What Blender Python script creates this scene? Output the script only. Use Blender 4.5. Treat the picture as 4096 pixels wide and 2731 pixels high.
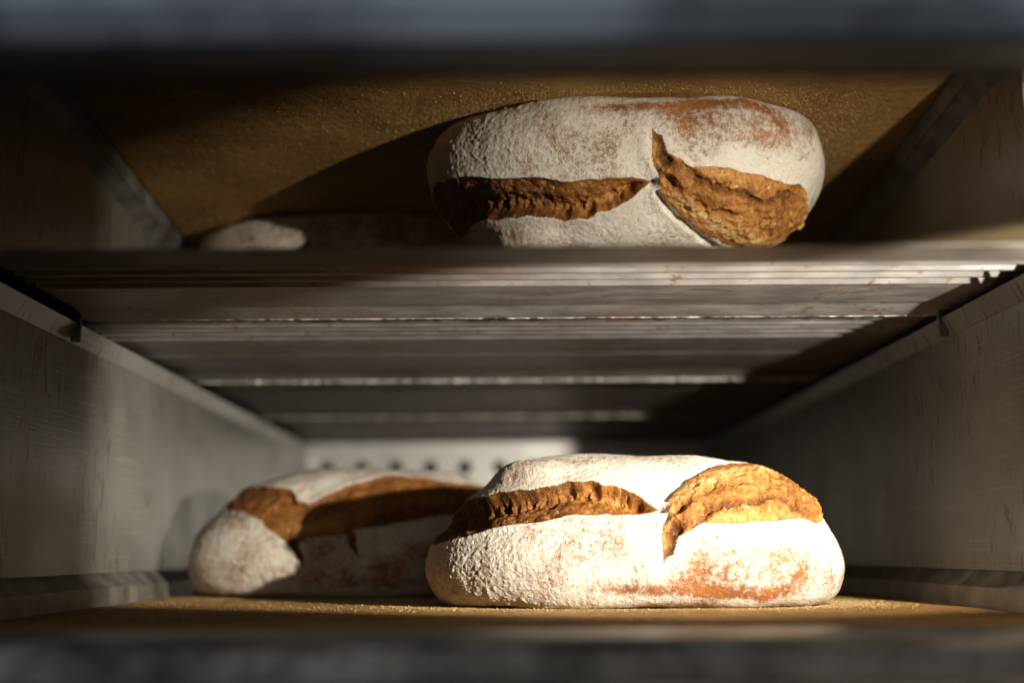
import bpy, bmesh, math, random
import numpy as np
from mathutils import Vector, Euler, Matrix

R = math.radians
scene = bpy.context.scene
col = scene.collection
for o in list(bpy.data.objects):
    bpy.data.objects.remove(o)

# ---------------------------------------------------------------- camera
cam_d = bpy.data.cameras.new('camera')
cam = bpy.data.objects.new('camera', cam_d)
col.objects.link(cam)
scene.camera = cam
cam_d.sensor_fit = 'HORIZONTAL'
cam_d.sensor_width = 36
cam_d.lens = 50
cam_d.clip_start = 0.02
cam_d.clip_end = 50
CAM = Vector((0, 0, .0363))
PITCH, YAW, ROLL = R(8.38), R(.28), R(.40)
fwd = Vector((math.sin(YAW) * math.cos(PITCH), math.cos(YAW) * math.cos(PITCH), math.sin(PITCH)))
cam.matrix_world = Matrix.Translation(CAM) @ fwd.to_track_quat('-Z', 'Y').to_matrix().to_4x4() @ Matrix.Rotation(-ROLL, 4, 'Z')
cam_d.dof.use_dof = True
cam_d.dof.focus_distance = .915
cam_d.dof.aperture_fstop = 3.0
cam_d.dof.aperture_blades = 9

# ---------------------------------------------------------------- room light and exposure
world = bpy.data.worlds.new('World')
scene.world = world
world.use_nodes = True
bg = world.node_tree.nodes['Background']
bg.inputs[0].default_value = (.80, .90, 1.0, 1)
bg.inputs[1].default_value = .015
scene.view_settings.view_transform = 'Standard'
scene.view_settings.look = 'None'
scene.view_settings.exposure = 0
scene.view_settings.gamma = 1
scene.cycles.use_denoising = True
scene.cycles.caustics_reflective = False
scene.cycles.caustics_refractive = False
scene.cycles.max_bounces = 8
scene.cycles.sample_clamp_indirect = 4


def area_lamp(name, loc, target, sx, sy, power, color):
    d = bpy.data.lights.new(name, 'AREA')
    d.shape = 'RECTANGLE'
    d.size, d.size_y = sx, sy
    d.energy = power
    d.color = color
    o = bpy.data.objects.new(name, d)
    col.objects.link(o)
    o.location = loc
    o.rotation_euler = (Vector(target) - Vector(loc)).to_track_quat('-Z', 'Y').to_euler()
    return o


# window of the bakery behind the photographer, to the left; low fill lamp added in front to lift the loaf fronts
area_lamp('window_light', (-1.5, -1.5, 1.7), (0, .45, .1), 1.0, 1.2, 38, (.74, .85, 1.0))
area_lamp('front_fill', (.30, -.85, .20), (-.1, 1.1, .06), .5, .25, .95, (1.0, .93, .82))

# ---------------------------------------------------------------- material helpers
def new_mat(name):
    m = bpy.data.materials.new(name)
    m.use_nodes = True
    nt = m.node_tree
    for n in list(nt.nodes):
        nt.nodes.remove(n)
    out = nt.nodes.new('ShaderNodeOutputMaterial')
    p = nt.nodes.new('ShaderNodeBsdfPrincipled')
    nt.links.new(p.outputs[0], out.inputs[0])
    return m, nt, p


class NB:
    """small node-building helper"""
    def __init__(s, nt):
        s.nt = nt
        s.tc = nt.nodes.new('ShaderNodeTexCoord')

    def link(s, a, b):
        s.nt.links.new(a, b)

    def coord(s, scale=(1, 1, 1), rot=(0, 0, 0), loc=(0, 0, 0)):
        mp = s.nt.nodes.new('ShaderNodeMapping')
        mp.inputs['Scale'].default_value = scale
        mp.inputs['Rotation'].default_value = rot
        mp.inputs['Location'].default_value = loc
        s.link(s.tc.outputs['Object'], mp.inputs[0])
        return mp.outputs[0]

    def noise(s, vec, scale, detail=4, rough=.55, dist=0):
        n = s.nt.nodes.new('ShaderNodeTexNoise')
        n.inputs['Scale'].default_value = scale
        n.inputs['Detail'].default_value = detail
        n.inputs['Roughness'].default_value = rough
        n.inputs['Distortion'].default_value = dist
        s.link(vec, n.inputs['Vector'])
        return n.outputs['Fac']

    def voro(s, vec, scale, feature='DISTANCE_TO_EDGE'):
        n = s.nt.nodes.new('ShaderNodeTexVoronoi')
        n.feature = feature
        n.inputs['Scale'].default_value = scale
        s.link(vec, n.inputs['Vector'])
        return n.outputs['Distance']

    def ramp(s, fac, stops):
        n = s.nt.nodes.new('ShaderNodeValToRGB')
        e = n.color_ramp.elements
        while len(e) < len(stops):
            e.new(.5)
        for el, (p, c) in zip(e, stops):
            el.position = p
            el.color = c if len(c) == 4 else (*c, 1)
        s.link(fac, n.inputs[0])
        return n.outputs[0]

    def gray(s, fac, a, b, lo=0., hi=1.):
        n = s.nt.nodes.new('ShaderNodeMapRange')
        n.interpolation_type = 'SMOOTHSTEP'
        for i, v in zip((1, 2, 3, 4), (a, b, lo, hi)):
            n.inputs[i].default_value = v
        s.link(fac, n.inputs[0])
        return n.outputs[0]

    def math(s, op, a, b=None, c=None, clamp=False):
        n = s.nt.nodes.new('ShaderNodeMath')
        n.operation = op
        n.use_clamp = clamp
        for i, v in enumerate((a, b, c)):
            if v is None:
                continue
            if isinstance(v, (int, float)):
                n.inputs[i].default_value = v
            else:
                s.link(v, n.inputs[i])
        return n.outputs[0]

    def mix(s, fac, a, b, mode='MIX'):
        n = s.nt.nodes.new('ShaderNodeMix')
        n.data_type = 'RGBA'
        n.blend_type = mode
        for i, v in ((0, fac), (6, a), (7, b)):
            if isinstance(v, (int, float)):
                n.inputs[i].default_value = v
            elif isinstance(v, tuple):
                n.inputs[i].default_value = (*v, 1)
            else:
                s.link(v, n.inputs[i])
        return n.outputs[2]

    def attr(s, name):
        n = s.nt.nodes.new('ShaderNodeAttribute')
        n.attribute_name = name
        return n.outputs['Fac']

    def bump(s, h, strength, dist, prev=None):
        n = s.nt.nodes.new('ShaderNodeBump')
        n.inputs['Strength'].default_value = strength
        n.inputs['Distance'].default_value = dist
        s.link(h, n.inputs['Height'])
        if prev is not None:
            s.link(prev, n.inputs['Normal'])
        return n.outputs[0]


# ---- stainless steel of the chamber walls: drips, stains, scratches
def mat_wall():
    m, nt, p = new_mat('stained_steel')
    b = NB(nt)
    v = b.coord()
    big = b.noise(v, 14, 5, .6)
    drip = b.noise(b.coord((1, 46, 9)), 1.3, 5, .62)
    speck = b.noise(b.coord((1, 210, 52)), 1.0, 3, .6)
    cl = b.mix(b.gray(big, .3, .72), (.205, .205, .197), (.30, .30, .288))
    fade = b.gray(b.noise(v, 9, 3, .5), .38, .58)
    cl = b.mix(b.math('MULTIPLY', b.gray(drip, .60, .80), .28), cl, (.17, .12, .07))
    cl = b.mix(b.math('MULTIPLY', b.math('MULTIPLY', b.gray(speck, .555, .63), fade), .9), cl, (.10, .06, .03))
    rough = b.gray(big, .2, .8, .30, .46)
    scr = None
    for rx, sc, mask in ((R(8), 1.0, 6), (R(-27), 1.1, 9), (R(40), .9, 11)):
        nn = b.noise(b.coord((1, 9 * sc, 900), rot=(rx, 0, 0)), 1.0, 1, .4)
        mm = b.gray(b.noise(b.coord(loc=(mask, 0, 0)), mask, 2, .5), .52, .70)
        k = b.math('MULTIPLY', b.gray(nn, .61, .68), mm)
        scr = k if scr is None else b.math('MAXIMUM', scr, k)
    cl = b.mix(b.math('MULTIPLY', scr, .22), cl, (.66, .63, .57))
    b.link(cl, p.inputs['Base Color'])
    p.inputs['Metallic'].default_value = .30
    b.link(rough, p.inputs['Roughness'])
    fine = b.noise(b.coord((1, 60, 900)), 1.0, 2, .5)
    n1 = b.bump(fine, .10, .001)
    n2 = b.bump(scr, .2, .0004, n1)
    b.link(n2, p.inputs['Normal'])
    return m


def mat_plate():
    m, nt, p = new_mat('baked_steel_plate')
    b = NB(nt)
    v = b.coord()
    spots = b.noise(v, 130, 4, .6)
    sm = b.gray(b.noise(v, 26, 3, .5), .45, .62)
    streak = b.noise(b.coord((30, 60, 60)), 1, 5, .6)
    cl = b.mix(b.gray(streak, .35, .7), (.215, .215, .228), (.32, .317, .33))
    cl = b.mix(b.math('MULTIPLY', b.gray(spots, .55, .65), b.math('MULTIPLY', sm, .9)), cl, (.20, .09, .04))
    cl = b.mix(b.math('MULTIPLY', b.gray(b.noise(v, 9, 4, .55), .5, .75), .5), cl, (.22, .15, .11))
    b.link(cl, p.inputs['Base Color'])
    p.inputs['Metallic'].default_value = .45
    b.link(b.gray(streak, .3, .7, .42, .58), p.inputs['Roughness'])
    n1 = b.bump(b.noise(v, 420, 3, .6), .22, .0008)
    n2 = b.bump(b.noise(v, 160, 2, .5), .15, .001, n1)
    b.link(n2, p.inputs['Normal'])
    return m


def mat_simple(name, color, metallic, rough, nscale=60, namp=.12, bump=.1):
    m, nt, p = new_mat(name)
    b = NB(nt)
    v = b.coord()
    n = b.noise(v, nscale, 5, .6)
    lo = tuple(c * (1 - namp * 2) for c in color)
    hi = tuple(min(1, c * (1 + namp)) for c in color)
    b.link(b.mix(b.gray(n, .3, .7), lo, hi), p.inputs['Base Color'])
    p.inputs['Metallic'].default_value = metallic
    b.link(b.gray(n, .3, .7, rough * .85, rough * 1.15), p.inputs['Roughness'])
    if bump:
        b.link(b.bump(b.noise(v, nscale * 6, 3, .6), bump, .0008), p.inputs['Normal'])
    return m


def mat_stone():
    m, nt, p = new_mat('baking_stone')
    b = NB(nt)
    v = b.coord()
    big = b.noise(v, 16, 5, .6)
    fine = b.noise(v, 240, 4, .65)
    cl = b.mix(b.gray(big, .3, .7), (.34, .175, .048), (.54, .31, .098))
    cl = b.mix(b.math('MULTIPLY', b.gray(fine, .52, .66), .55), cl, (.60, .42, .19))
    cl = b.mix(b.math('MULTIPLY', b.gray(b.noise(v, 30, 4, .6), .58, .75), .5), cl, (.16, .08, .03))
    b.link(cl, p.inputs['Base Color'])
    p.inputs['Roughness'].default_value = .78
    p.inputs['Specular IOR Level'].default_value = .3
    n1 = b.bump(b.noise(v, 420, 4, .65), .8, .0018)
    n2 = b.bump(b.noise(v, 130, 4, .6), .6, .004, n1)
    b.link(n2, p.inputs['Normal'])
    return m


def mat_glass():
    """dark coated oven-door glass: black behind, mirror-like at a low angle"""
    m, nt, p = new_mat('dark_door_glass')
    b = NB(nt)
    v = b.coord()
    p.inputs['Base Color'].default_value = (.050, .040, .022, 1)  # warm base colour adds the veil of haze over the reflection
    p.inputs['IOR'].default_value = 2.15
    sm = b.noise(b.coord((9, 3, 1)), 6, 4, .6)
    b.link(b.gray(sm, .35, .8, .006, .024), p.inputs['Roughness'])
    wave = b.noise(b.coord((150, 5, 1)), 1, 2, .5)
    b.link(b.bump(wave, .02, .0004), p.inputs['Normal'])
    return m


def mat_crust():
    m, nt, p = new_mat('floured_crust')
    b = NB(nt)
    v = b.coord()
    fl = b.attr('flour')
    n1 = b.noise(v, 260, 5, .68)
    n2 = b.noise(v, 800, 3, .6)
    n3 = b.noise(v, 55, 4, .6)
    brown = b.mix(b.gray(n3, .32, .68), (.21, .072, .021), (.41, .165, .055))
    brown = b.mix(b.math('MULTIPLY', b.gray(n1, .5, .7), .5), brown, (.50, .25, .11))
    # flour coverage: the dusted amount broken up by the grain of the flour
    t = b.math('ADD', fl, b.math('MULTIPLY', b.math('SUBTRACT', n1, .5), 1.5))
    t = b.math('ADD', t, b.math('MULTIPLY', b.math('SUBTRACT', n2, .5), .9))
    cov = b.gray(t, .12, .86)
    dist = nt.nodes.new('ShaderNodeVectorMath')
    dist.operation = 'ADD'
    nz = nt.nodes.new('ShaderNodeTexNoise')
    nz.inputs['Scale'].default_value = 70
    nz.inputs['Detail'].default_value = 3
    b.link(v, nz.inputs['Vector'])
    sc = nt.nodes.new('ShaderNodeVectorMath')
    sc.operation = 'SCALE'
    sc.inputs['Scale'].default_value = .012
    b.link(nz.outputs['Color'], sc.inputs[0])
    b.link(v, dist.inputs[0])
    b.link(sc.outputs[0], dist.inputs[1])
    ck = b.voro(dist.outputs[0], 105)
    crack = b.math('MULTIPLY', b.gray(ck, .0, .045, 1, 0), b.gray(b.noise(v, 34, 3, .5), .52, .66))
    cov = b.math('MULTIPLY', cov, b.math('SUBTRACT', 1, b.math('MULTIPLY', crack, .55)))
    white = b.mix(b.gray(n3, .3, .7), (.70, .655, .575), (.80, .77, .715))
    b.link(b.mix(cov, brown, white), p.inputs['Base Color'])
    b.link(b.gray(cov, 0, 1, .55, .95), p.inputs['Roughness'])
    p.inputs['Specular IOR Level'].default_value = .25
    p.inputs['Sheen Weight'].default_value = .05
    h = b.bump(n1, .30, .0010)
    h = b.bump(n2, .85, .0007, h)
    h = b.bump(crack, -.35, .0008, h)
    h = b.bump(cov, .5, .0005, h)
    b.link(h, p.inputs['Normal'])
    return m


def mat_crumb():
    m, nt, p = new_mat('torn_crumb')
    b = NB(nt)
    v = b.coord()
    tone = b.attr('tone')          # 0 dark roasted edge, shade painted into holes and fissures .. 1 pale open crumb
    n1 = b.noise(v, 190, 5, .68)
    n2 = b.noise(v, 620, 4, .65)
    t = b.math('ADD', tone, b.math('MULTIPLY', b.math('SUBTRACT', n1, .5), .9))
    cl = b.ramp(t, [(.0, (.050, .015, .004)), (.28, (.155, .052, .010)), (.5, (.32, .125, .024)), (.72, (.50, .235, .060)), (1., (.70, .46, .20))])
    cl = b.mix(b.math('MULTIPLY', b.gray(n2, .54, .66), .60), cl, (.15, .048, .010))
    cl = b.mix(b.math('MULTIPLY', b.gray(n2, .36, .46, 1, 0), .35), cl, (.62, .36, .13))
    pore0 = b.math('SUBTRACT', 1, b.gray(b.voro(v, 330, 'F1'), .12, .40))
    cl = b.mix(b.math('MULTIPLY', b.math('MULTIPLY', pore0, b.gray(b.noise(v, 120, 3, .6), .45, .62)), .6), cl, (.14, .045, .010))
    fl = b.attr('flour')
    dust = b.gray(b.math('ADD', fl, b.math('MULTIPLY', b.math('SUBTRACT', n2, .5), 1.4)), .52, .8)
    cl = b.mix(dust, cl, (.76, .72, .64))
    b.link(cl, p.inputs['Base Color'])
    p.inputs['Roughness'].default_value = .55
    p.inputs['Specular IOR Level'].default_value = .4
    p.inputs['Subsurface Weight'].default_value = .0
    pore = b.gray(b.voro(v, 330, 'F1'), .18, .42)
    pm = b.gray(b.noise(v, 120, 3, .6), .45, .62)
    pits = b.math('MULTIPLY', b.math('SUBTRACT', 1, pore), pm)
    h = b.bump(n1, .8, .0020)
    h = b.bump(n2, .9, .0010, h)
    h = b.bump(pits, -.8, .0012, h)
    b.link(h, p.inputs['Normal'])
    return m


M = dict(
    wall=mat_wall(), plate=mat_plate(), stone=mat_stone(), glass=mat_glass(),
    crust=mat_crust(), crumb=mat_crumb(),
    back=mat_simple('enamelled_back_panel', (.74, .76, .78), .5, .42, 30, .05, .05),
    bead=mat_simple('bright_glint_bead', (.72, .70, .70), .35, .34, 300, .25, .5),  # paler than the plates, so the lip reads as a bright highlight
    dark=mat_simple('dark_cavity', (.004, .014, .012), 0, .9, 40, .2, 0),
    frame=mat_simple('door_frame_steel', (.075, .068, .062), .5, .5, 24, .25, .12),
    rim=mat_simple('door_rim_steel', (.33, .35, .38), .05, .55, 8, .45, .05),
    gasket=mat_simple('door_gasket', (.02, .02, .02), 0, .7, 40, .2, 0),
    ledge=mat_simple('front_ledge_steel', (.26, .225, .19), .5, .45, 20, .35, .12),
    bracket=mat_simple('bracket_steel', (.24, .24, .24), .8, .42, 90, .15, .1),
    strip=mat_simple('foot_strip_steel', (.25, .247, .236), .35, .5, 40, .25, .15),
    jamb=mat_simple('jamb_steel', (.30, .29, .27), .7, .45, 20, .15, .1),
    bulb=mat_simple('lamp_glass', (.85, .83, .78), 0, .1, 20, .02, 0),
    chip=mat_simple('crust_chip', (.50, .27, .10), 0, .8, 300, .3, .4),
    semolina=mat_simple('semolina', (.66, .47, .22), 0, .85, 900, .22, 0),
)


# ---------------------------------------------------------------- object helpers
def mesh_obj(name, verts, faces, mat, parent=None, smooth=False, attrs=None):
    me = bpy.data.meshes.new(name)
    if isinstance(verts, np.ndarray):
        nf, k = faces.shape
        me.vertices.add(len(verts))
        me.vertices.foreach_set('co', verts.astype(np.float32).ravel())
        me.loops.add(nf * k)
        me.loops.foreach_set('vertex_index', faces.astype(np.int32).ravel())
        me.polygons.add(nf)
        me.polygons.foreach_set('loop_start', np.arange(0, nf * k, k, dtype=np.int32))
        me.update(calc_edges=True)
    else:
        me.from_pydata(verts, [], faces)
    for an, av in (attrs or {}).items():
        at = me.attributes.new(an, 'FLOAT', 'POINT')
        at.data.foreach_set('value', av.astype(np.float32))
    me.validate()
    if smooth:
        me.polygons.foreach_set('use_smooth', [True] * len(me.polygons))
    me.materials.append(mat)
    o = bpy.data.objects.new(name, me)
    col.objects.link(o)
    if parent:
        o.parent = parent
    return o


def empty(name, loc, label, cat, group=None):
    o = bpy.data.objects.new(name, None)
    o.empty_display_size = .05
    col.objects.link(o)
    o.location = loc
    o['label'] = label
    o['category'] = cat
    if group:
        o['group'] = group
    return o


def bm_obj(name, bm, mat, parent=None, smooth=False):
    me = bpy.data.meshes.new(name)
    bmesh.ops.recalc_face_normals(bm, faces=bm.faces[:])
    bm.to_mesh(me)
    bm.free()
    if smooth:
        for f in me.polygons:
            f.use_smooth = True
    me.materials.append(mat)
    o = bpy.data.objects.new(name, me)
    col.objects.link(o)
    if parent:
        o.parent = parent
    return o


def box_bm(x0, x1, y0, y1, z0, z1, bev=.0, seg=2):
    bm = bmesh.new()
    bmesh.ops.create_cube(bm, size=1)
    for v in bm.verts:
        v.co = Vector(((x0 + x1) / 2 + v.co.x * (x1 - x0), (y0 + y1) / 2 + v.co.y * (y1 - y0), (z0 + z1) / 2 + v.co.z * (z1 - z0)))
    if bev:
        bmesh.ops.bevel(bm, geom=bm.edges[:], offset=bev, segments=seg, affect='EDGES', profile=.6)
    return bm


def extrude_x(name, prof, x0, x1, thick, mat, parent, nx=2, closed=False):
    """sheet bent along a (y, z) profile, given a real thickness upward, extruded along X"""
    pr = [(y, z) for y, z in prof]
    loop = pr + [(y, z + thick) for y, z in reversed(pr)] if not closed else pr
    n = len(loop)
    verts, faces = [], []
    for i in range(nx):
        x = x0 + (x1 - x0) * i / (nx - 1)
        verts += [(x, y, z) for y, z in loop]
    for i in range(nx - 1):
        for k in range(n):
            a, b2 = i * n + k, i * n + (k + 1) % n
            faces.append((a, b2, b2 + n, a + n))
    faces.append(tuple(range(n)))
    faces.append(tuple(reversed(range((nx - 1) * n, nx * n))))
    bm = bmesh.new()
    vs = [bm.verts.new(v) for v in verts]
    for f in faces:
        bm.faces.new([vs[i] for i in f])
    return bm_obj(name, bm, mat, parent)


def extrude_y(name, prof, y0, y1, mat, parent):
    """closed (x, z) outline extruded along Y"""
    n = len(prof)
    bm = bmesh.new()
    A = [bm.verts.new((x, y0, z)) for x, z in prof]
    B = [bm.verts.new((x, y1, z)) for x, z in prof]
    for k in range(n):
        bm.faces.new((A[k], A[(k + 1) % n], B[(k + 1) % n], B[k]))
    bm.faces.new(A)
    bm.faces.new(list(reversed(B)))
    return bm_obj(name, bm, mat, parent)


# ---------------------------------------------------------------- the oven
XL, XR = -.2966, .3034          # chamber side walls
YB = 2.13                       # back panel
YW = .790                       # front end of the side walls
ZL = .195                       # lip height of the ceiling plates

oven = empty('deck_oven', (0, .9, 0), 'stainless steel deck oven chamber with ribbed ceiling and raised glass door', 'oven')
OFF = Vector((0, .9, 0))


def own(o):
    """parts are modelled in place; put them under the oven without moving them"""
    p = o.parent
    while p and p != oven:
        p = p.parent
    if o.parent == oven:
        o.matrix_parent_inverse = Matrix.Translation(-OFF)
    return o


own(bm_obj('baking_stone', box_bm(XL + .011, XR - .011, .70, YB - .002, -.03, 0, .002), M['stone'], oven))

for s, xw in ((-1, XL), (1, XR)):
    t = .0025
    w = own(extrude_y('side_wall', [(xw, .0225), (xw, .179), (xw + s * t, .179), (xw + s * t, .0225)], YW, YB - .001, M['wall'], oven))
    # bent flange at the top, leaning outward
    extrude_y('flange', [(xw + s * .0001, .1793), (xw - s * .0061, .1915), (xw - s * .0040, .1925), (xw + s * .0024, .1793)], YW, YB - .001, M['wall'], w)
    # stepped strip along the foot of the wall
    extrude_y('foot_strip', [(xw + s * .0008, .0222), (xw - s * .0085, .0135), (xw - s * .0105, .0125), (xw - s * .0105, -.004), (xw + s * .0025, -.004), (xw + s * .0025, .0222)], YW, YB - .001, M['strip'], w)

# back panel with a row of steam holes (real holes, dark duct behind)
def back_panel():
    bm = bmesh.new()
    pitch, z_h, rad = .0516, .1605, .0105
    x_first = -.2676
    z0, z1 = z_h - .0258, z_h + .0258
    xs = [x_first + i * pitch for i in range(11)]
    seg = 16
    y = YB
    for xc in xs:
        ring = [bm.verts.new((xc + rad * math.cos(2 * math.pi * k / seg + math.pi / seg), y, z_h + rad * math.sin(2 * math.pi * k / seg + math.pi / seg))) for k in range(seg)]
        ring2 = [bm.verts.new((v.co.x, y + .003, v.co.z)) for v in ring]
        outer = []
        for k in range(seg):
            a = 2 * math.pi * k / seg + math.pi / seg
            c, s_ = math.cos(a), math.sin(a)
            f = (pitch / 2) / max(abs(c), abs(s_))
            outer.append(bm.verts.new((xc + f * c, y, z_h + f * s_)))
        for k in range(seg):
            j = (k + 1) % seg
            bm.faces.new((outer[k], outer[j], ring[j], ring[k]))
            bm.faces.new((ring[k], ring[j], ring2[j], ring2[k]))
        # corners of the cell
        for sx, sz in ((1, 1), (-1, 1), (-1, -1), (1, -1)):
            cv = bm.verts.new((xc + sx * pitch / 2, y, z_h + sz * pitch / 2))
            near = sorted(outer, key=lambda v: (v.co - cv.co).length)[:2]
            bm.faces.new((cv, near[0], near[1]))
    def quad(xa, xb, za, zb):
        bm.faces.new([bm.verts.new(p) for p in ((xa, y, za), (xb, y, za), (xb, y, zb), (xa, y, zb))])
    xa, xb = xs[0] - pitch / 2, xs[-1] + pitch / 2
    quad(XL, XR, 0, z0)
    quad(XL, XR, z1, .24)
    quad(XL, xa, z0, z1)
    quad(xb, XR, z0, z1)
    return bm_obj('back_panel', bm, M['back'], oven)


bp = own(back_panel())
bm_obj('steam_duct', box_bm(XL, XR, YB + .018, YB + .03, .12, .21), M['dark'], bp)

# ceiling plates: bent sheets with a rolled lip at their far end, .36 m apart
PL = .36


def beaded_lip(yc, parent, seed, rad):
    """pale bead added along the lip to carry its highlight; thickness and tilt vary"""
    r = np.random.RandomState(seed)
    nx, k = 420, 8
    xs = np.linspace(-.286, .292, nx)
    sm = lambda a: np.convolve(np.pad(a, 2, mode='edge'), [.1, .2, .4, .2, .1], 'valid')
    rr = rad * (1 + .30 * sm(r.normal(0, 1, nx)))
    oy, oz = .25 * rad * sm(r.normal(0, 1, nx)), .25 * rad * sm(r.normal(0, 1, nx))
    a = np.arange(k) * 2 * np.pi / k
    V = np.stack([np.repeat(xs[:, None], k, 1), yc + oy[:, None] + rr[:, None] * np.cos(a), ZL + .0006 + oz[:, None] + rr[:, None] * np.sin(a)], -1).reshape(-1, 3)
    i = np.arange(nx - 1)[:, None] * k
    j = np.arange(k)[None]
    F = np.stack([i + j, i + (j + 1) % k, i + k + (j + 1) % k, i + k + j], -1).reshape(-1, 4)
    return mesh_obj('lip_glint_bead', V, F, M['bead'], parent, True)


LIP = [(.328, .0046), (.333, .0044), (.349, .0009), (.353, .0003), (.356, 0), (.3590, .0008), (.3597, .0030), (.3598, .011)]


def ribbed(ribs, flat):
    """profile of one plate: saw-tooth ribs, a flat, then the slope down to the lip"""
    p = [(.000, .0060), (.004, .0062)]
    for t, drop in ribs:
        p += [(t, .0060), (t + .0012, .0059), (t + .0048, .0060 - drop), (t + .0060, .0059 - drop)]
    return p + flat + LIP


PROFS = {
    1: ribbed([(.172, .0018), (.190, .0024), (.208, .0024), (.228, .0026), (.248, .0028)], [(.262, .0044), (.322, .0040)]),
    2: ribbed([(.030, .0020), (.048, .0024), (.066, .0024), (.086, .0026), (.108, .0028)], [(.122, .0040), (.195, .0036), (.199, .0026), (.270, .0030), (.290, .0044)]),
    3: ribbed([(.10, .0008)], [(.20, .0054), (.27, .0052), (.300, .0050)]),
    4: ribbed([(.10, .0008)], [(.20, .0054), (.27, .0052), (.300, .0050)]),
}
for i in (1, 2, 3, 4):
    y0 = .611 - PL + i * PL + .0002
    pr = [(y0 + a, ZL + h) for a, h in PROFS[i] if y0 + a < YB - .001]
    xa, xb = (-.2885 if i == 1 else -.3040), .3110
    o = own(extrude_x('ceiling_plate', pr, xa, xb, .0012, M['plate'], oven))
    if i < 4:
        beaded_lip(y0 + .3560, o, 60 + i, (.0009, .0024, .0024)[i - 1])
own(bm_obj('upper_casing', box_bm(-.345, .352, .60, YB, .226, .236), M['dark'], oven))
for s, xw in ((-1, XL), (1, XR)):
    own(bm_obj('outer_casing', box_bm(min(xw + s * .04, xw + s * .047), max(xw + s * .04, xw + s * .047), YW, YB, -.02, .2255), M['dark'], oven))

# little hangers that hold the plates at the first joint
for s, xw in ((-1, -.2915), (1, .2985)):
    bm = box_bm(xw - .0035, xw + .0035, .955, .9575, .1785, .2005, .0006)
    br = own(bm_obj('hanger', bm, M['bracket'], oven))
    a, b2 = sorted((xw + s * .0036, xw + s * .034))
    bm_obj('hanger_arm', box_bm(a, b2, .9552, .9572, .1965, .2003, .0005), M['bracket'], br)

# front ledge and the lower front bars
lp = [(.7025, -.0012), (.699, -.0002), (.640, -.0006), (.622, -.0012), (.615, -.0030), (.612, -.0065), (.612, -.026), (.7025, -.026)]
own(extrude_x('front_ledge', lp, -.46, .46, 0, M['ledge'], oven, closed=True))
own(bm_obj('front_bar', box_bm(-.46, .46, .560, .6115, -.040, -.0165, .004, 3), M['ledge'], oven))
own(bm_obj('front_bar', box_bm(-.46, .46, .470, .5585, -.060, -.0262, .005, 3), M['ledge'], oven))

# recessed jambs at both sides of the opening; the lamp sits in the right one
for s, xw in ((-1, XL), (1, XR)):
    a, b2 = sorted((xw + s * .003, xw + s * .145))
    own(bm_obj('jamb_return', box_bm(a, b2, YW - .004, YW - .0005, -.002, .225), M['jamb'], oven))
    a, b2 = sorted((xw + s * .145, xw + s * .149))
    own(bm_obj('jamb', box_bm(a, b2, .40, YW - .0005, -.03, .225), M['jamb'], oven))

# ---- door: glass panel swung up, its inner face looking down
TAU = -.036
MZ = lambda y: .0363 + .1325 + TAU * (y - .903)
door = own(bm_obj('oven_door', box_bm(-.435, .442, .395, .690, 0, 0.001), M['dark'], oven))
bpy.data.objects.remove(door)
door_ang = math.atan(TAU)


def slab(name, y0, y1, dz, th, mat, parent, x0=-.435, x1=.442, bev=.0):
    """flat piece lying on the door plane, its lower face dz below that plane"""
    bm = box_bm(x0, x1, -(y1 - y0) / 2, (y1 - y0) / 2, -dz, -dz + th, bev, 3)
    ym = (y0 + y1) / 2
    bmesh.ops.transform(bm, matrix=Matrix.Translation((0, ym, MZ(ym))) @ Matrix.Rotation(door_ang, 4, 'X'), verts=bm.verts[:])
    return bm_obj(name, bm, mat, parent)


door = own(slab('oven_door', .408, .694, -.010, .006, M['jamb'], oven))
slab('glass_pane', .436, .655, 0, .006, M['glass'], door)
slab('inner_frame', .6552, .690, .0002, .008, M['frame'], door)
slab('door_gasket', .4195, .4355, .0015, .008, M['gasket'], door)
extrude_x('outer_rim', [(.4190, MZ(.4195) - .002), (.4190, MZ(.4195) + .040), (.396, MZ(.39) + .042), (.392, MZ(.39) + .040), (.397, MZ(.39) + .008), (.402, MZ(.398) - .0010), (.408, MZ(.404) - .0025)], -.435, .442, 0, M['rim'], door, closed=True)

# ---- halogen lamp of the oven in the right-hand recess
LAMP = Vector((.347, .515, .140))
AIM = Vector((.130, 1.20, .100))
hb = box_bm(.376, .446, .488, .540, .110, .168, .003)
housing = own(bm_obj('lamp_housing', hb, M['jamb'], oven))
bm = bmesh.new()
bmesh.ops.create_uvsphere(bm, u_segments=20, v_segments=12, radius=.010)
bmesh.ops.transform(bm, matrix=Matrix.Translation((.366, .512, .140)) @ Matrix.Diagonal((1, 1, 1.5, 1)), verts=bm.verts[:])
bm_obj('lamp_glass', bm, M['bulb'], housing, True)
sd = bpy.data.lights.new('oven_lamp', 'SPOT')
sd.energy = 34
sd.color = (1.0, .885, .70)
sd.spot_size = R(73)
sd.spot_blend = .32
sd.shadow_soft_size = .0045
so = bpy.data.objects.new('oven_lamp', sd)
col.objects.link(so)
so.location = LAMP
so.rotation_euler = (AIM - LAMP).to_track_quat('-Z', 'Y').to_euler()

gb = box_bm(-.045, .045, -.02, .031, -.0125, -.0102, .0005)  # plate added out of view to block the lamp's low rays from the near floor
bmesh.ops.transform(gb, matrix=Matrix.Translation(LAMP) @ Matrix.Rotation(R(26), 4, 'Z'), verts=gb.verts[:])
bm_obj('added_light_baffle', gb, M['jamb'], housing)

# ---------------------------------------------------------------- loaves
rng = np.random.RandomState(7)
GRAD = rng.normal(size=(256, 3))
GRAD /= np.linalg.norm(GRAD, axis=1, keepdims=True)
PERM = np.concatenate([rng.permutation(256)] * 3)


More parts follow.
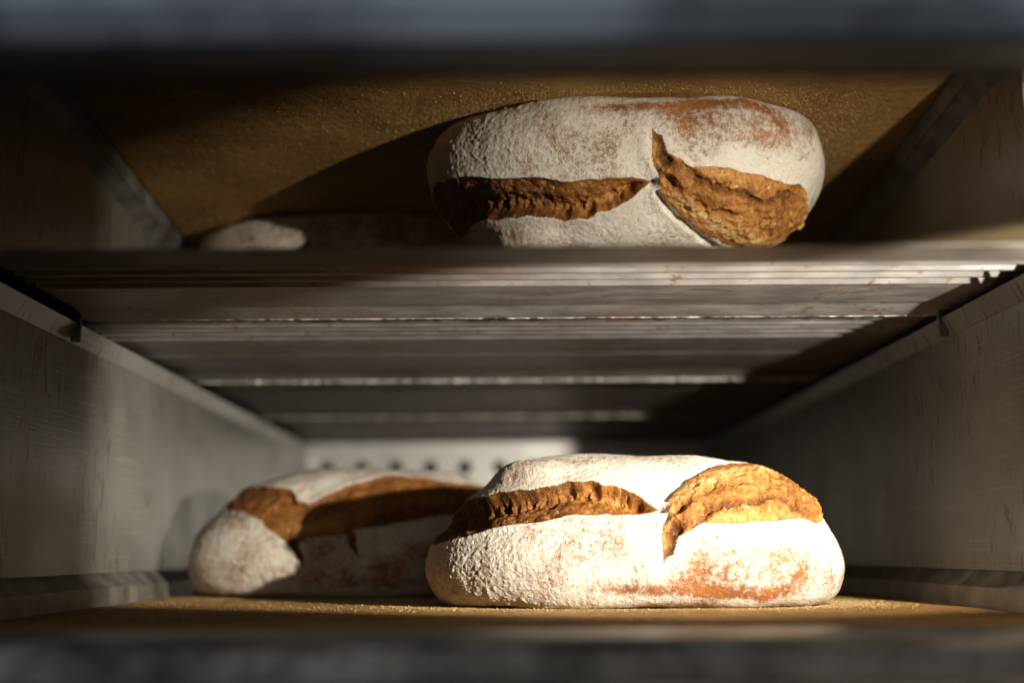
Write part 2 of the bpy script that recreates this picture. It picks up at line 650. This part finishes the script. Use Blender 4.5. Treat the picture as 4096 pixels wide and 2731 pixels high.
def perlin(P, scale, seed=0):
    p = P * scale + seed * 17.31
    i = np.floor(p).astype(np.int64)
    f = p - i
    u = f * f * f * (f * (f * 6 - 15) + 10)
    out = 0
    for dx in (0, 1):
        wx = u[:, 0] if dx else 1 - u[:, 0]
        for dy in (0, 1):
            wy = u[:, 1] if dy else 1 - u[:, 1]
            for dz in (0, 1):
                wz = u[:, 2] if dz else 1 - u[:, 2]
                h = PERM[(PERM[(PERM[(i[:, 0] + dx) & 255] + i[:, 1] + dy) & 255] + i[:, 2] + dz) & 255]
                g = GRAD[h]
                out = out + wx * wy * wz * (g[:, 0] * (f[:, 0] - dx) + g[:, 1] * (f[:, 1] - dy) + g[:, 2] * (f[:, 2] - dz))
    return out * 1.6


def fbm(P, scale, oct=3, seed=0):
    a, s = 0, 1.
    for k in range(oct):
        a = a + s * perlin(P, scale * 2 ** k, seed + k)
        s *= .5
    return a


def ridged(P, scale, oct=3, seed=0):
    a, s = 0, 1.
    for k in range(oct):
        a = a + s * (1 - 2 * np.abs(perlin(P, scale * 2 ** k, seed + k)))
        s *= .5
    return a / 1.75


def cube_sphere(N):
    t = np.tan(np.linspace(-1, 1, N + 1) * np.pi / 4)
    A, B = np.meshgrid(t, t, indexing='ij')
    one = np.ones_like(A)
    F = [(one, A, B), (-one, B, A), (B, one, A), (A, -one, B), (A, B, one), (B, A, -one)]
    P = np.concatenate([np.stack(f, -1).reshape(-1, 3) for f in F])
    P /= np.linalg.norm(P, axis=1, keepdims=True)
    i = np.arange(N * (N + 1)).reshape(N, N + 1)[:, :-1].ravel()
    q = np.stack([i, i + N + 1, i + N + 2, i + 1], 1)
    Q = np.concatenate([q + k * (N + 1) ** 2 for k in range(6)])
    key = np.round(P * 1e6).astype(np.int64)
    key = ((key[:, 0] + 1000000) * 2000001 + key[:, 1] + 1000000) * 2000001 + key[:, 2] + 1000000
    _, first, inv = np.unique(key, return_index=True, return_inverse=True)
    return P[first], inv.ravel()[Q]


def interp(x, ctrl):
    C = np.array(ctrl, float)
    X = C[:, 0]
    out = []
    for k in range(1, C.shape[1]):
        Y = C[:, k]
        m = np.gradient(Y, X)
        j = np.clip(np.searchsorted(X, x) - 1, 0, len(X) - 2)
        h = X[j + 1] - X[j]
        s = (x - X[j]) / h
        out.append((2 * s**3 - 3 * s**2 + 1) * Y[j] + (s**3 - 2 * s * s + s) * h * m[j] + (-2 * s**3 + 3 * s * s) * Y[j + 1] + (s**3 - s * s) * h * m[j + 1])
    return out


PROF = [(-1, 0, 0), (-.62, .64, 0), (-.44, .865, .0004), (-.32, .945, .0045), (-.16, .992, .016), (0, 1.0, .030), (.15, .958, .046),
        (.28, .885, .059), (.42, .765, .0755), (.56, .63, .0905), (.70, .46, .099), (.85, .25, .1025), (1, 0, .1035)]


def base_surface(n, a, b, m, zs):
    lam = np.arcsin(np.clip(n[:, 2], -1, 1)) / (np.pi / 2)
    psi = np.arctan2(n[:, 0], -n[:, 1])
    rho, z = interp(lam, PROF)
    s, c = np.sin(psi), -np.cos(psi)
    r = (np.abs(s)**m + np.abs(c)**m)**(-1 / m)
    return np.stack([a * rho * r * s, b * rho * r * c, z * zs], 1), psi, lam


KU, KV = .125, .150       # metres per unit of (psi, lam)


def seg_dist(U, V, line):
    L = np.array(line) * [KU, KV]
    best = np.full(len(U), 9.)
    for (x0, y0), (x1, y1) in zip(L[:-1], L[1:]):
        dx, dy = x1 - x0, y1 - y0
        t = np.clip(((U - x0) * dx + (V - y0) * dy) / (dx * dx + dy * dy + 1e-12), 0, 1)
        best = np.minimum(best, np.hypot(U - x0 - t * dx, V - y0 - t * dy))
    return best


def inside(U, V, poly):
    L = np.array(poly) * [KU, KV]
    res = np.zeros(len(U), bool)
    for (x0, y0), (x1, y1) in zip(L, np.roll(L, -1, 0)):
        if y0 == y1:
            continue
        c = ((y0 > V) != (y1 > V)) & (U < (x1 - x0) * (V - y0) / (y1 - y0) + x0)
        res ^= c
    return res


def sstep(x, a, b):
    t = np.clip((x - a) / (b - a), 0, 1)
    return t * t * (3 - 2 * t)


def gauss(U, V, pts):
    """sum of soft blobs (psi, lam, radius_psi, radius_lam, weight)"""
    o = 0
    for p, l, rp, rl, w in pts:
        o = o + w * np.exp(-(((U / KU - p) / rp)**2 + ((V / KV - l) / rl)**2))
    return o


def vert_normals(P, Q):
    e1, e2 = P[Q[:, 2]] - P[Q[:, 0]], P[Q[:, 3]] - P[Q[:, 1]]
    fn = np.cross(e1, e2)
    N = np.zeros_like(P)
    for k in range(4):
        for c in range(3):
            N[:, c] += np.bincount(Q[:, k], fn[:, c], len(P))
    N /= np.linalg.norm(N, axis=1, keepdims=True) + 1e-12
    return N


def make_loaf(root, N, shape, scores, brown, lumps, grain, seed, extra=None, turn=0.):
    n, Q = cube_sphere(N)
    P, psi, lam = base_surface(n, *shape)
    # consistent outward winding
    fn = np.cross(P[Q[:, 2]] - P[Q[:, 0]], P[Q[:, 3]] - P[Q[:, 1]])
    cc = P[Q].mean(1) - [0, 0, .05]
    flip = (fn * cc).sum(1) < 0
    Q[flip] = Q[flip][:, ::-1]
    Nn = vert_normals(P, Q)
    # wobbly edges for the torn scores
    wob = np.stack([fbm(P, 110, 2, seed), fbm(P, 110, 2, seed + 5)], 1) * .0012
    U = (psi + turn) * KU + wob[:, 0]
    V = lam * KV + wob[:, 1]
    d = fbm(P, 13, 2, seed + 9) * .0030
    d += sum(w * np.exp(-(((U / KU - p) / rp)**2 + ((V / KV - l) / rl)**2)) for p, l, rp, rl, w in lumps)
    flour = .78 - .18 * sstep(-lam, .15, .20) * sstep(lam, -.31, -.26) * sstep(psi, -.3, .1) * sstep(.8 - psi, 0, .2) + .34 * fbm(P, 34, 4, seed + 20) - .54 * gauss(U, V, brown)
    crumb = np.zeros(len(P), bool)
    region = np.zeros(len(P), np.int32)
    tone = np.full(len(P), .5)
    cd = np.zeros(len(P))
    edge = np.full(len(P), 9.)
    for si, S in enumerate(scores):
        poly = S['up'] + S['low'][::-1]
        ins = inside(U, V, poly)
        du = seg_dist(U, V, S['up'])
        dl = seg_dist(U, V, S['low'])
        t = dl / (dl + du + 1e-9)          # 0 at the lower lip, 1 under the upper flap
        wdt = sstep(dl + du, .002, .016)
        e = np.minimum(du, dl)
        edge = np.minimum(edge, np.where(ins, 0, e))
        # outside: lips
        up = np.exp(-(du / np.where(ins, .0022, .007))**2) * S['flap']
        lo = np.exp(-(dl / np.where(ins, .0018, .004))**2) * S['lip']
        d += (up * (dl > du) + lo * (dl <= du)) * sstep(dl + du, .004, .02)
        dd, tn = S['fn'](P, U, V, t, dl, du, seed + 31 * si)
        ramp_in = sstep(e, -.0005, .0042)
        cd = np.where(ins, dd * (.25 + .75 * wdt) * ramp_in, cd)
        tone = np.where(ins, tn, tone)
        crumb |= ins
        region[ins] = si + 1
    # flour grain on the crust
    raw = fbm(P, 400, 2, seed + 40)
    g = fbm(P, 330, 2, seed + 44) * .00022 + np.maximum(raw, -.1) * .00050 * grain(U / KU, V / KV) + fbm(P, 95, 2, seed + 48) * .0003 * grain(U / KU, V / KV)
    d = np.where(crumb, d + cd, d + g)
    if extra:
        ex, fx = extra(P, U, V, seed)
        d = d + np.where(crumb, 0, ex)
        flour = flour + fx
    # clods of flour thrown on the torn face near the lips
    fcr = np.where(crumb, .26 + .5 * (fbm(P, 300, 2, seed + 60) > .80) * 1.0, flour)
    keep = sstep(lam, -.62, -.45)          # the flat underside stays flat
    P2 = P + Nn * (d * keep)[:, None]
    P2[:, 2] = np.maximum(P2[:, 2], .0004)
    fr = region[Q]
    freg = np.where((fr > 0).sum(1) >= 3, fr.max(1), 0)
    obs = []
    for k in range(len(scores) + 1):
        fk = Q[freg == k]
        used, inv = np.unique(fk, return_inverse=True)
        nm = 'crust' if k == 0 else 'score_opening'
        o = mesh_obj(nm, P2[used], inv.reshape(-1, 4), M['crust'] if k == 0 else M['crumb'], root, True,
                     {'flour': (flour if k == 0 else fcr)[used], 'tone': tone[used]})
        obs.append(o)
        if k and scores[k - 1].get('label'):
            o['label'] = scores[k - 1]['label']
    return P2, psi, lam, Nn


# --- front loaf scores, in (angle round the loaf from its front, height along its profile)
L_low = [(-1.75, .20), (-1.55, .125), (-1.35, .10), (-1.127, .105), (-.99, .132), (-.856, .155), (-.774, .183), (-.715, .203), (-.62, .22), (-.542, .235), (-.463, .242), (-.408, .257), (-.357, .274), (-.322, .282), (-.243, .275), (-.165, .274), (-.082, .267), (.027, .262), (.082, .274), (.118, .293)]
L_up = [(-1.75, .22), (-1.65, .34), (-1.4, .39), (-1.1, .385), (-.978, .388), (-.868, .405), (-.742, .414), (-.624, .417), (-.534, .438), (-.467, .447), (-.408, .465), (-.338, .459), (-.251, .46), (-.192, .432), (-.126, .42), (-.027, .387), (.063, .339), (.11, .308), (.118, .293)]
R_up = [(.114, -.035), (.114, .022), (.11, .087), (.118, .166), (.145, .24), (.161, .302), (.173, .338), (.208, .374), (.267, .411), (.338, .459), (.417, .496), (.577, .553), (.776, .585), (1.1, .605), (1.4, .56), (1.62, .48), (1.60, .38), (1.45, .30), (1.30, .25)]
R_low = [(.114, -.035), (.141, .017), (.161, .03), (.173, .101), (.192, .14), (.224, .159), (.267, .179), (.31, .215), (.346, .208), (.42, .205), (.503, .21), (.597, .23), (.695, .237), (.805, .252), (.899, .246), (.954, .238), (1.10, .232), (1.30, .25)]
SEAM = [(.165, .349), (.208, .393), (.251, .428), (.314, .467), (.396, .507), (.488, .546), (.594, .581), (.775, .623)]
RIDGE_A = [(.185, .268), (.267, .318), (.369, .367), (.491, .411), (.613, .432), (.726, .426), (.84, .408), (.95, .363)]
RIDGE_B = [(.271, .196), (.361, .266), (.459, .313), (.53, .331), (.64, .343), (.762, .350), (.876, .333), (.98, .294)]
TAIL = [(.146, .02), (.158, .07), (.170, .13), (.190, .185)]


def crumb_left(P, U, V, t, dl, du, seed):
    Pw = P * [1, 1, 1.6]
    wv = fbm(P, 70, 2, seed + 3) * .12
    tt = t + wv
    left = sstep(-U / KU, .15, .6)
    endl = sstep(-U / KU, .55, 1.25)
    torn = fbm(Pw, 140, 3, seed)
    dd = -.0008 - .0012 * sstep(t, 0, .4) - .0066 * np.exp(-((t - .72) / .22)**2) - .0050 * endl
    rag = ridged(P * [1, .8, 1.3], 150, 3, seed + 4)
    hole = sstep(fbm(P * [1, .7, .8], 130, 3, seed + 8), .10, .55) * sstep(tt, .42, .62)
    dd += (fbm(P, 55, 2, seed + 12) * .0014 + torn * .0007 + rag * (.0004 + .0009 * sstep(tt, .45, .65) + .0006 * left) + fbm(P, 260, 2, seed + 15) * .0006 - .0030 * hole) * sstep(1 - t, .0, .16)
    tn = .46 + .14 * fbm(P, 60, 2, seed + 1) - .20 * hole - .16 * sstep(tt, .72, .98) - .16 * left + .16 * np.exp(-((U / KU + .05) / .2)**2)  # colour darkened in the holes and under the flap, where shade falls
    tn += .26 * rag * sstep(tt, .4, .65) + .12 * fbm(P, 150, 2, seed + 17)
    return dd, tn


def crumb_right(P, U, V, t, dl, du, seed):
    w1 = fbm(P, 80, 3, seed + 2) * .0042
    ra, rb = seg_dist(U + w1, V, RIDGE_A), seg_dist(U, V + w1, RIDGE_B)
    tl = seg_dist(U + w1 * .4, V, TAIL)
    dd = .0045 * np.sin(np.pi * np.clip(t, 0, 1))
    brk = sstep(fbm(P, 60, 2, seed + 21), -.25, .25)
    dd -= .0034 * np.exp(-(ra / .0022)**2) * brk + .0042 * np.exp(-(rb / .0024)**2)
    # each torn shelf is proud just below its fissure
    dd += .0008 * np.exp(-((ra - .006) / .004)**2)
    dd -= .0095 * np.exp(-(tl / .0034)**2)
    torn = ridged(P * [1, 1, 1.5], 130, 3, seed)
    rag = ridged(P, 170, 3, seed + 4)
    dd += torn * .0009 + rag * .0011 + fbm(P, 60, 2, seed + 6) * .0018 + fbm(P, 300, 2, seed + 16) * .0006
    dd -= .0026 * sstep(fbm(P, 120, 2, seed + 9), .38, .66)
    hol = np.exp(-(((U / KU - 1.04) / .10)**2 + ((V / KV - .30) / .06)**2))
    dd -= .007 * hol
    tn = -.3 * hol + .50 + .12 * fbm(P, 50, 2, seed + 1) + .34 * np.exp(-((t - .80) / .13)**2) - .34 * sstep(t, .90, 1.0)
    tn += .16 * np.exp(-((t - .10) / .12)**2) - .26 * brk * np.exp(-(ra / .003)**2) - .36 * np.exp(-(rb / .0028)**2) - .5 * np.exp(-(tl / .0034)**2) + .16 * rag  # hollow, fissures and tail carry painted shade besides the crumb's own tone
    return dd, tn


def loaf_extra(P, U, V, seed):
    s = seg_dist(U, V, SEAM)
    j = np.hypot(U - .132 * KU, V - .305 * KV)
    ex = -.0062 * np.exp(-(s / .0020)**2)
    ex += -.009 * np.exp(-(j / .0026)**2)
    fx = -.9 * np.exp(-(j / .002)**2)
    # turned-up thin skirt at the left foot
    return ex, fx


brown1 = [(.62, .06, .22, .07, .30), (.40, -.06, .16, .10, .34), (.24, -.06, .06, .10, .25), (.70, -.03, .16, .12, .30), (.85, -.15, .12, .10, .30), (.2, -.15, .25, .05, .25), (-.35, -.08, .2, .1, .15), (.086, -.214, .10, .05, .45), (.169, -.217, .10, .045, .5), (.322, -.243, .12, .05, .55), (.397, -.235, .12, .06, .5), (.503, -.247, .12, .05, .6), (.613, -.24, .10, .05, .55),
          (.48, .03, .20, .10, .34), (.546, -.05, .20, .10, .24), (.30, -.12, .18, .08, .25), (.766, -.094, .10, .10, .28), (.66, -.20, .10, .06, .3), (-.004, -.205, .10, .05, .42), (-.157, -.19, .12, .05, .4), (-.06, -.207, .1, .05, .42),
          (-.672, -.165, .08, .07, .45), (-.864, -.211, .12, .06, .45), (-.302, -.165, .08, .05, .25), (.05, .0, .06, .16, .24), (-.95, -.05, .08, .1, .25), (-.08, .02, .05, .12, .2), (.92, .09, .02, .03, .7)]
lumps1 = [(-.95, .56, .30, .08, .0045), (-.62, .53, .16, .07, .0030), (-.9, .50, .25, .07, .0025), (.40, .0, .35, .15, .002), (-.3, .0, .4, .2, .0015), (.62, .66, .3, .1, .002)]
loaf_front = empty('bread_loaf', (.088, .993, .0002), 'larger, brightly lit floured loaf in front with an X-shaped split', 'bread', 'loaves of bread in the oven')
loaf_front.rotation_euler.z = R(-4)
S1 = [dict(up=L_up, low=L_low, fn=crumb_left, flap=.0026, lip=.0010, label='dark torn left split of the front loaf'),
      dict(up=R_up, low=R_low, fn=crumb_right, flap=.0022, lip=.0008, label='pale golden right split with layered crumb')]
make_loaf(loaf_front, 290, (.142, .10, 2.5, .985), S1, brown1, lumps1,
          lambda p, l: .35 + 1.0 * sstep(-p, -.1, .7) * sstep(-l, -.45, .1), 3, loaf_extra)

# rear loaf
M_up = [(-1.75, .27), (-1.6, .33), (-1.4, .42), (-1.147, .455), (-.97, .494), (-.727, .509), (-.514, .489), (-.396, .484), (-.334, .442), (-.287, .39), (-.228, .375), (-.126, .44), (.016, .512), (.214, .555), (.347, .579), (.601, .561), (.854, .525), (1.185, .498), (1.543, .45), (1.65, .36)]
M_low = [(-1.75, .27), (-1.5, .29), (-1.25, .33), (-1.05, .352), (-.762, .346), (-.601, .323), (-.452, .262), (-.338, .168), (-.243, .092), (-.177, -.039), (-.149, -.067), (-.165, .017), (-.196, .101), (-.161, .133), (-.079, .147), (.047, .162), (.067, .11), (.11, .027), (.141, -.012), (.126, .069), (.098, .204), (.188, .219), (.361, .254), (.55, .29), (.766, .311), (1.052, .318), (1.339, .323), (1.65, .36)]


def crumb_rear(P, U, V, t, dl, du, seed):
    wv = fbm(P, 60, 2, seed + 3) * .1
    tt = t + wv
    right = sstep(U / KU, .0, .3)
    dd = .003 * np.sin(np.pi * np.clip(t, 0, 1)) - .0055 * np.exp(-((tt - .16) / .10)**2) * right
    dd += (-.002 - .003 * np.exp(-((U / KU + .55) / .3)**2 - ((tt - .55) / .3)**2)) * (1 - right)
    dd += ridged(P, 90, 3, seed) * .0014
    dd -= .003 * sstep(fbm(P, 100, 2, seed + 8), .3, .6) * np.exp(-((U / KU + .1) / .3)**2)
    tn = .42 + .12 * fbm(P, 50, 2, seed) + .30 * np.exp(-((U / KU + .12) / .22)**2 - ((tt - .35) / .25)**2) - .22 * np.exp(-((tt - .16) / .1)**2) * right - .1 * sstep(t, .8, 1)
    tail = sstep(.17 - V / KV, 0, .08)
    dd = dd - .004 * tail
    tn = tn - .22 * tail  # tails get their inner shade in the colour as well as in depth
    return dd, tn


brown2 = [(-.55, -.10, .35, .12, .35), (-.2, -.12, .2, .1, .35), (.3, -.05, .12, .14, .55), (.1, -.2, .3, .06, .3), (.5, .1, .2, .08, .3), (-.9, -.05, .15, .2, .3), (.28, -.2, .1, .08, .4), (.7, -.1, .3, .2, .25)]
lumps2 = [(-.70, .22, .38, .16, .0025), (.1, .0, .4, .2, .0015), (.25, .62, .4, .1, .002)]
loaf_rear = empty('bread_loaf', (-.120, 1.246, .0002), 'rear floured loaf by the left wall, half in shadow behind the front loaf', 'bread', 'loaves of bread in the oven')
loaf_rear.rotation_euler.z = R(1)
S2 = [dict(up=M_up, low=M_low, fn=crumb_rear, flap=.0030, lip=.0012, label='dark brown split running along the rear loaf')]
make_loaf(loaf_rear, 190, (.149, .10, 2.9, 1.04), S2, brown2, lumps2, lambda p, l: 1.1, 11, turn=R(7))


# torn flakes on the front loaf
def flake(pts, th, name, mat, parent):
    bm = bmesh.new()
    A = [bm.verts.new(p) for p in pts]
    B = [bm.verts.new((p[0], p[1] + th, p[2] + th * .3)) for p in pts]
    n = len(pts)
    bm.faces.new(A)
    bm.faces.new(list(reversed(B)))
    for k in range(n):
        bm.faces.new((A[k], A[(k + 1) % n], B[(k + 1) % n], B[k]))
    return bm_obj(name, bm, mat, parent)


flake([(.1100, -.004, .0640), (.1160, -.005, .0622), (.1230, -.004, .0630), (.1262, -.003, .0665), (.1230, -.002, .0700), (.1195, -.002, .0690), (.1150, -.002, .0715)], .0016, 'crust_flake', M['chip'], loaf_front)

# ---------------------------------------------------------------- semolina and crumbs strewn on the stone
def scatter():
    r = np.random.RandomState(21)
    tet = np.array([(1, 0, -.5), (-.5, .87, -.5), (-.5, -.87, -.5), (.1, 0, .35)])
    tf = np.array([(0, 1, 3), (1, 2, 3), (2, 0, 3), (0, 2, 1)])
    n = 24000
    pts = []
    for (cx, cy, a, b, w, rz) in ((.088, .993, .142, .10, .40, R(-4)), (-.120, 1.246, .15, .10, .20, R(3))):
        k = int(n * w)
        th = r.uniform(0, 2 * np.pi, k)
        rr = .93 + np.abs(r.normal(0, .16, k))
        m = 2.4
        q = (np.abs(np.cos(th))**m + np.abs(np.sin(th))**m)**(-1 / m)
        x, y = a * rr * q * np.cos(th), b * rr * q * np.sin(th)
        pts.append(np.stack([x * np.cos(rz) - y * np.sin(rz) + cx, x * np.sin(rz) + y * np.cos(rz) + cy], 1))
    k = int(n * .40)
    pts.append(np.stack([r.uniform(-.27, .27, k), r.uniform(.72, 1.35, k)], 1))
    p = np.concatenate(pts)
    p = p[(p[:, 0] > XL + .016) & (p[:, 0] < XR - .016) & (p[:, 1] > .705)]
    sz = np.exp(r.normal(-7.8, .45, len(p)))
    ang = r.uniform(0, 6.28, len(p))
    c, s = np.cos(ang), np.sin(ang)
    jit = 1 + r.uniform(-.35, .35, (len(p), 4, 3))
    T = tet[None] * jit * sz[:, None, None]
    X = T[..., 0] * c[:, None] - T[..., 1] * s[:, None] + p[:, None, 0]
    Y = T[..., 0] * s[:, None] + T[..., 1] * c[:, None] + p[:, None, 1]
    Z = T[..., 2] + sz[:, None] * .5
    Vv = np.stack([X, Y, Z], -1).reshape(-1, 3)
    Ff = (tf[None] + 4 * np.arange(len(p))[:, None, None]).reshape(-1, 3)
    o = mesh_obj('semolina_crumbs', Vv, Ff, M['semolina'])
    o['kind'] = 'stuff'
    o['label'] = 'yellow semolina crumbs strewn over the baking stone round the loaves'
    o['category'] = 'crumbs'


scatter()
